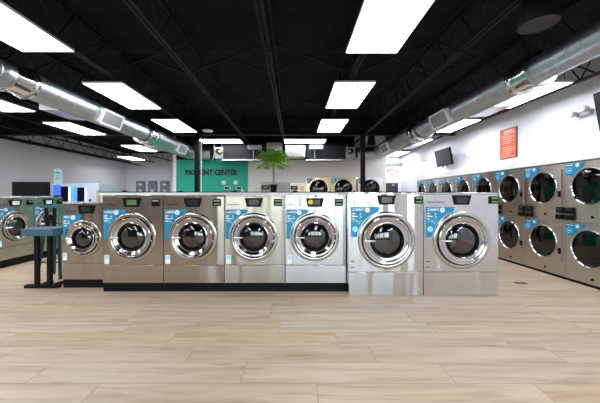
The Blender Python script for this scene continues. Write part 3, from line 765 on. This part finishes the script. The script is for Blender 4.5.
# electrical panels
for i, (a, lab) in enumerate(((141, 'left'), (153, 'middle'), (165, 'right'))):
    xx, zz = px(a, 186.7, 15.27)
    t = thing('electrical_panel', 'grey electrical panel box on the far left wall, %s one of three' % lab, 'electrical box', (xx, 15.3, zz), 0, 'grey electrical panels')
    MB().box(-0.23, 0.23, -0.12, 0, -0.75, 0.31).build('box', 'panelgrey', t, bevel=0.008)
    if i != 1: MB().box(-0.09, 0.10, -0.127, -0.121, 0.06, 0.16).build('upper_label', 'paper', t)
    MB().box(-0.06, 0.09, -0.127, -0.121, -0.27, -0.16).build('lower_label', 'paper', t)
# far right wall
xx, zz = px(391.2, 171.5, 12.6)
t = thing('wall_sign', 'red lettered notice on the far white wall beyond the back dryers', 'sign', (xx, 12.595, zz))
text_mesh('letters', 'EXIT', 0.24, 'red', t, (-0.04, -0.006, 0.02), ext=0.004, offset=0.004, width=0.30)
text_mesh('arrow', '>', 0.2, 'red', t, (0.22, -0.006, -0.01), ext=0.004, offset=0.004)
MB().box(-0.20, 0.12, -0.008, -0.001, -0.16, -0.13).build('underline', 'red', t)
x0, z0 = px(385, 163.9, 12.5); x1, z1 = px(402, 163.9, 12.5)
tag(MB().box(x0-0.2, x1, 12.45, 12.55, z0-0.03, z0+0.03).build('curtain_rail', 'grey'), 'dark grey rail on the far wall above the red notice', 'rail')
x0, z0 = px(385.5, 183, 12.0); x1, z1 = px(398.5, 192, 12.0)
t = thing('wall_cabinet', 'dark box standing against the far wall below the red notice', 'cabinet', ((x0+x1)/2-0.1, 12.2, 0))
M['darkgrey'] = mat('darkgrey', (0.035, 0.035, 0.04), 0.5)
MB().box(-0.38, 0.36, -0.2, 0.3, 0.0, z0).build('carcass', 'darkgrey', t, bevel=0.01)
MB().box(0.10, 0.20, -0.206, -0.201, z0-0.12, z0-0.05).build('label_plate', 'grille', t)

# ------------------------------------------------------------------ right wall items
t = thing('wall_poster', 'orange framed rules poster on the right wall above the dryers', 'poster', (XR, 6.30, 2.22), -PI/2)
MB().box(-0.245, 0.245, -0.02, 0, 0, 0.66).build('frame', 'darkgrey', t)
MB().box(-0.23, 0.23, -0.024, -0.0205, 0.015, 0.645).build('poster_sheet', 'orange', t)
m = MB(); rr = random.Random(2)
z = 0.60
for i in range(13):
    if i == 0: m.box(-0.12, 0.14, -0.0262, -0.0243, z-0.018, z+0.014)
    elif i != 7:
        a = rr.uniform(-0.20, -0.14); b = rr.uniform(0.06, 0.20); m.box(a, b, -0.0262, -0.0243, z-0.008, z+0.006)
    z -= 0.043
m.box(-0.20, 0.20, -0.0262, -0.0243, 0.03, 0.042)
M['poster_print'] = mat('poster_print', (0.80, 0.50, 0.42), 0.5)
m.build('printed_lines', 'poster_print', t, smooth=False)

def tv(y, z, w, h, label, tilt=10, x=4.46):
    t = thing('television', label, 'television', (x, y, z), -PI/2, 'black wall mounted televisions')
    t.rotation_euler = (Matrix.Rotation(-PI/2, 3, 'Z') @ Matrix.Rotation(math.radians(tilt), 3, 'X')).to_euler()
    MB().box(-w/2, w/2, 0, 0.05, -h/2, h/2).build('housing', 'black', t, bevel=0.006)
    MB().box(-w/2+0.02, w/2-0.02, -0.003, -0.0005, -h/2+0.025, h/2-0.02).build('screen', 'tvscreen', t)
    MB().box(-0.08, 0.08, 0.05, 0.27, -0.02, 0.06).box(-0.14, -0.10, 0.0, 0.05, -h/2-0.05, -h/2).box(0.10, 0.14, 0.0, 0.05, -h/2-0.05, -h/2).build('wall_bracket', 'grille', t)
M['tvscreen'] = mat('tvscreen', (0.03, 0.03, 0.035), 0.3)
tv(8.55, 2.54, 0.86, 0.50, 'black tilted television on the right wall above the far dryers')
tv(3.72, 2.62, 0.98, 0.56, 'black television at the right edge of the photo above the nearest dryer')
t = thing('emergency_light', 'white twin-head emergency light high on the right wall', 'emergency light', (XR, 4.63, 2.75), -PI/2)
M['grille2'] = mat('grille2', (0.42, 0.42, 0.44), 0.5)
MB().box(-0.12, 0.12, -0.05, 0, -0.055, 0.03).build('housing', 'grille2', t, bevel=0.01)
for xx in (-0.11, 0.09):
    m = MB().lathe_y([(0.001, -0.16), (0.045, -0.16), (0.055, -0.14), (0.045, -0.08), (0.015, -0.052)], xx, 0.03 if xx > 0 else -0.005, 20)
    m.build('lamp_head', 'grille2', t)
for (y, z, lab) in ((7.65, 2.49, 'small white camera on the right wall between poster and television'), (10.2, 2.66, 'small white camera on the right wall left of the television, upper'), (9.74, 2.46, 'small white camera on the right wall left of the television, lower')):
    t = thing('security_camera', lab, 'security camera', (XR, y, z), -PI/2, 'small wall cameras')
    MB().box(-0.04, 0.04, -0.02, 0, -0.05, 0.05).build('mount', 'white', t)
    MB().tube([(0, -0.02, 0), (-0.02, -0.07, 0.02), (-0.06, -0.14, 0.02)], [0.015, 0.035, 0.035], 12).build('camera_body', 'white', t)
    MB().tube([(-0.06, -0.141, 0.02), (-0.064, -0.149, 0.02)], 0.028, 12).build('lens', 'black', t)

# ------------------------------------------------------------------ left side
t = thing('service_bulkhead', 'low white bulkhead behind the greenish washers of the left row', 'counter', (-6.85, 6.2, 0))
MB().box(-0.4, 0.42, -1.2, 1.30, 0, 1.34).build('panel', 'offwhite', t)
MB().box(-0.42, 0.43, -1.21, 1.32, 1.342, 1.375).build('countertop', 'white', t)
t = thing('television', 'wide black flat screen standing on the left bulkhead', 'television', (-6.74, 7.30, 1.376))
MB().box(-0.47, 0.47, -0.02, 0.03, 0.015, 0.375).build('housing', 'black', t, bevel=0.005)
MB().box(-0.455, 0.455, -0.024, -0.0205, 0.03, 0.36).build('screen', 'black', t)
MB().box(-0.18, 0.18, -0.06, 0.08, 0, 0.012).build('stand', 'black', t)
# blue lit cabinet
t = thing('arcade_cabinet', 'white double cabinet with blue lit windows and black doors', 'vending machine', (-6.18, 8.05, 0))
H = 1.745
MB().box(-0.67, 0.67, 0, 0.7, 0, H).build('cabinet', 'cabwhite', t, bevel=0.015)
def cab(a, b, y0, y1): # pixels on the photo -> local x, z on the front plane
    f = lambda p, q: ((p-294)/F*8.05+6.18, CAMZ-(q-196)/F*8.05)
    X0, Z0 = f(a, y1); X1, Z1 = f(b, y0); return X0, X1, Z0, Z1
for nm, mt, (a, b, y0, y1) in (('blue_window', 'led_blue', (53.5, 61, 185, 194.5)), ('black_door', 'black', (61, 68.5, 186.5, 201.5)), ('light_strip', 'led_white', (68.7, 70.6, 187, 201.5)),
        ('art_panel', 'led_art', (70.9, 77.3, 186.3, 201.5)), ('black_door', 'black', (77.5, 84.8, 187.5, 201.5)), ('light_strip', 'led_white', (85, 86.6, 187.5, 201.5)), ('coin_slot', 'black', (89.2, 91.2, 199.3, 201.2)),
        ('lower_window', 'darkgrey', (53.5, 60.8, 195, 201))):
    X0, X1, Z0, Z1 = cab(a, b, y0, y1)
    MB().box(X0, X1, -0.012, -0.001, Z0, Z1).build(nm, mt, t)
MB().box(-0.55, 0.45, -0.012, -0.001, 0.15, 1.2).build('lower_door', 'white', t)
X0, Z0 = px(57.6, 181.5, 8.3); X1, Z1 = px(57, 166.5, 8.3)
t = thing('display_card', 'pale acrylic menu card leaning on top of the blue lit cabinet', 'sign', (X0, 8.3, H+0.003))
m = MB().add([(-0.10, 0, 0), (0.14, 0, 0), (0.10, 0.03, 0.43), (-0.14, 0.03, 0.45), (-0.10, 0.012, 0), (0.14, 0.012, 0), (0.10, 0.042, 0.43), (-0.14, 0.042, 0.45)], [(0,1,2,3),(7,6,5,4),(0,4,5,1),(1,5,6,2),(2,6,7,3),(3,7,4,0)])
m.build('card', 'acrylic', t, smooth=False)
m = MB(); m.box(-0.08, 0.06, 0.014, 0.018, 0.30, 0.34).box(-0.06, 0.07, 0.006, 0.012, 0.22, 0.24).box(-0.06, 0.05, 0.002, 0.006, 0.14, 0.16)
m.build('printed_lines', 'teal', t, smooth=False)
m = MB().box(-0.05, 0.09, -0.03, 0.06, 0, 0.010); m.build('card_foot', 'acrylic', t)

# blue high table
t = thing('high_table', 'narrow blue high table on black double posts in front of the left washers', 'table', (-3.80, 4.32, 0))
MB().box(-0.19, 0.28, -0.16, 0.20, 0.805, 0.910).build('tabletop', 'denim', t, bevel=0.006)
for x in (-0.09, 0.10):
    MB().box(x-0.027, x+0.027, -0.027, 0.027, 0.05, 0.803).build('post', 'blackmat', t, bevel=0.004)
m = MB().box(-0.26, 0.25, -0.04, 0.04, 0.0, 0.048).box(0.06, 0.14, 0.042, 0.25, 0, 0.035).box(-0.13, -0.05, 0.042, 0.25, 0, 0.035)
m.build('foot', 'blackmat', t, bevel=0.004)
# teal stool with back
t = thing('bar_stool', 'teal metal bar stool with back behind the blue high table', 'stool', (-4.09, 4.92, 0), math.radians(4))
MB().box(-0.16, 0.16, -0.16, 0.16, 0.735, 0.76).build('seat', 'tealmetal', t, bevel=0.008)
for sx in (-1, 1):
    for sy in (-1, 1):
        MB().bar((sx*0.125, sy*0.125, 0.735), (sx*0.185, sy*0.185, 0.0), 0.036, 0.036).build('leg', 'tealmetal', t)
z = 0.28; k = 0.168
m = MB()
for a, b in (((-k,-k),(k,-k)), ((k,-k),(k,k)), ((k,k),(-k,k)), ((-k,k),(-k,-k))): m.tube([(*a, z), (*b, z)], 0.009, 8)
m.build('footrest', 'tealmetal', t)
m = MB().bar((-0.04, -0.15, 0.76), (-0.05, -0.17, 1.19), 0.05, 0.02).bar((0.07, -0.15, 0.76), (0.08, -0.17, 1.19), 0.05, 0.02).box(-0.06, 0.09, -0.172, -0.155, 0.98, 1.02)
m.build('back_slat', 'blackmat', t)
MB().box(-0.15, 0.17, -0.185, -0.15, 1.19, 1.235).build('top_rail', 'denim', t, bevel=0.006)

# ------------------------------------------------------------------ potted palm
t = thing('potted_palm', 'small green palm in a black pot on the bulkhead behind the washers', 'plant', (-0.375, 5.22, 1.4655))
MB().lathe_z([(0.001, 0), (0.052, 0), (0.068, 0.12), (0.072, 0.12), (0.072, 0.135), (0.062, 0.135), (0.060, 0.115)], 0, 0, 24).build('pot', 'black', t)
MB().lathe_z([(0.060, 0.112), (0.001, 0.116)], 0, 0, 16).build('soil', 'soil', t)
MB().tube([(0, 0, 0.11), (0.006, 0, 0.25), (0.0, 0.0, 0.38), (-0.004, 0, 0.50)], [0.026, 0.021, 0.019, 0.014], 10).build('trunk', 'trunk', t)
rr = random.Random(11)
fr = []
for i in range(24):
    az = 2*PI*i/24 + rr.uniform(-0.2, 0.2); lift = [0.45, 1.25, 0.8, 1.05][i % 4]; fr.append((az, lift))
for az, lift in fr:
    m = MB(); base = Vector((0, 0, 0.49)); L = rr.uniform(0.27, 0.36)
    d = Vector((math.cos(az), math.sin(az), 0)); side = Vector((-math.sin(az), math.cos(az), 0))
    pts = []
    for k in range(12):
        s = k/11; pts.append(base + d*(L*s*math.cos(lift*(1-0.35*s))) + Vector((0, 0, L*(math.sin(lift)*1.15*s - 0.55*s*s*(1.25-lift*0.45)))))
    m.tube(pts, [0.005 - 0.0035*k/11 for k in range(12)], 5)
    for k in range(2, 12):
        p = pts[k]; tg = (pts[min(k+1, 11)] - pts[k-1]).normalized()
        ll = 0.13*math.sin(PI*(0.15+0.8*k/12)) + 0.02
        for sgn in (-1, 1):
            for hf in (0, 0.5):
                b0 = p + tg*0.012*hf*2
                tip = b0 + (side*sgn*0.8 + tg*0.75 + Vector((0, 0, -0.30+rr.uniform(-0.15, 0.15))))*ll
                mid = (b0 + tip)/2 + Vector((0, 0, 0.012)); w = tg*0.009
                m.add([b0-w, b0+w, mid+w, tip, mid-w], [(0,1,2,4), (4,2,3)])
    m.build('frond', 'palm', t, smooth=False)

# floor fitting
t = thing('floor_outlet', 'small dark floor outlet cover in the aisle right of the jumbo washers', 'floor outlet', (3.62, 4.55, 0.0))
M['darkbrown'] = mat('darkbrown', (0.06, 0.05, 0.04), 0.5, 0.5)
MB().box(-0.085, 0.085, -0.04, 0.04, 0.0005, 0.004).build('cover', 'darkbrown', t)

# ------------------------------------------------------------------ world, camera
w = bpy.data.worlds.new('World'); bpy.context.scene.world = w; w.use_nodes = True
nt = w.node_tree; bg = nt.nodes['Background']
sky = nt.nodes.new('ShaderNodeTexSky'); sky.sky_type = 'NISHITA'; sky.sun_disc = False
sky.sun_elevation = math.radians(40); sky.sun_rotation = math.radians(120)
nt.links.new(sky.outputs[0], bg.inputs[0]); bg.inputs[1].default_value = 1.1
cam = bpy.data.cameras.new('camera'); co = bpy.data.objects.new('camera', cam); C.objects.link(co)
co.location = (0, 0, CAMZ); co.rotation_euler = (PI/2, 0, 0)
cam.sensor_width = 36; cam.lens = F/600*36; cam.shift_x = 0.01; cam.shift_y = -5.5/600
cam.clip_start = 0.05
sc_ = bpy.context.scene; sc_.camera = co
sc_.view_settings.view_transform = 'Standard'; sc_.view_settings.look = 'None'
sc_.view_settings.exposure = 0.3; sc_.view_settings.gamma = 1.0
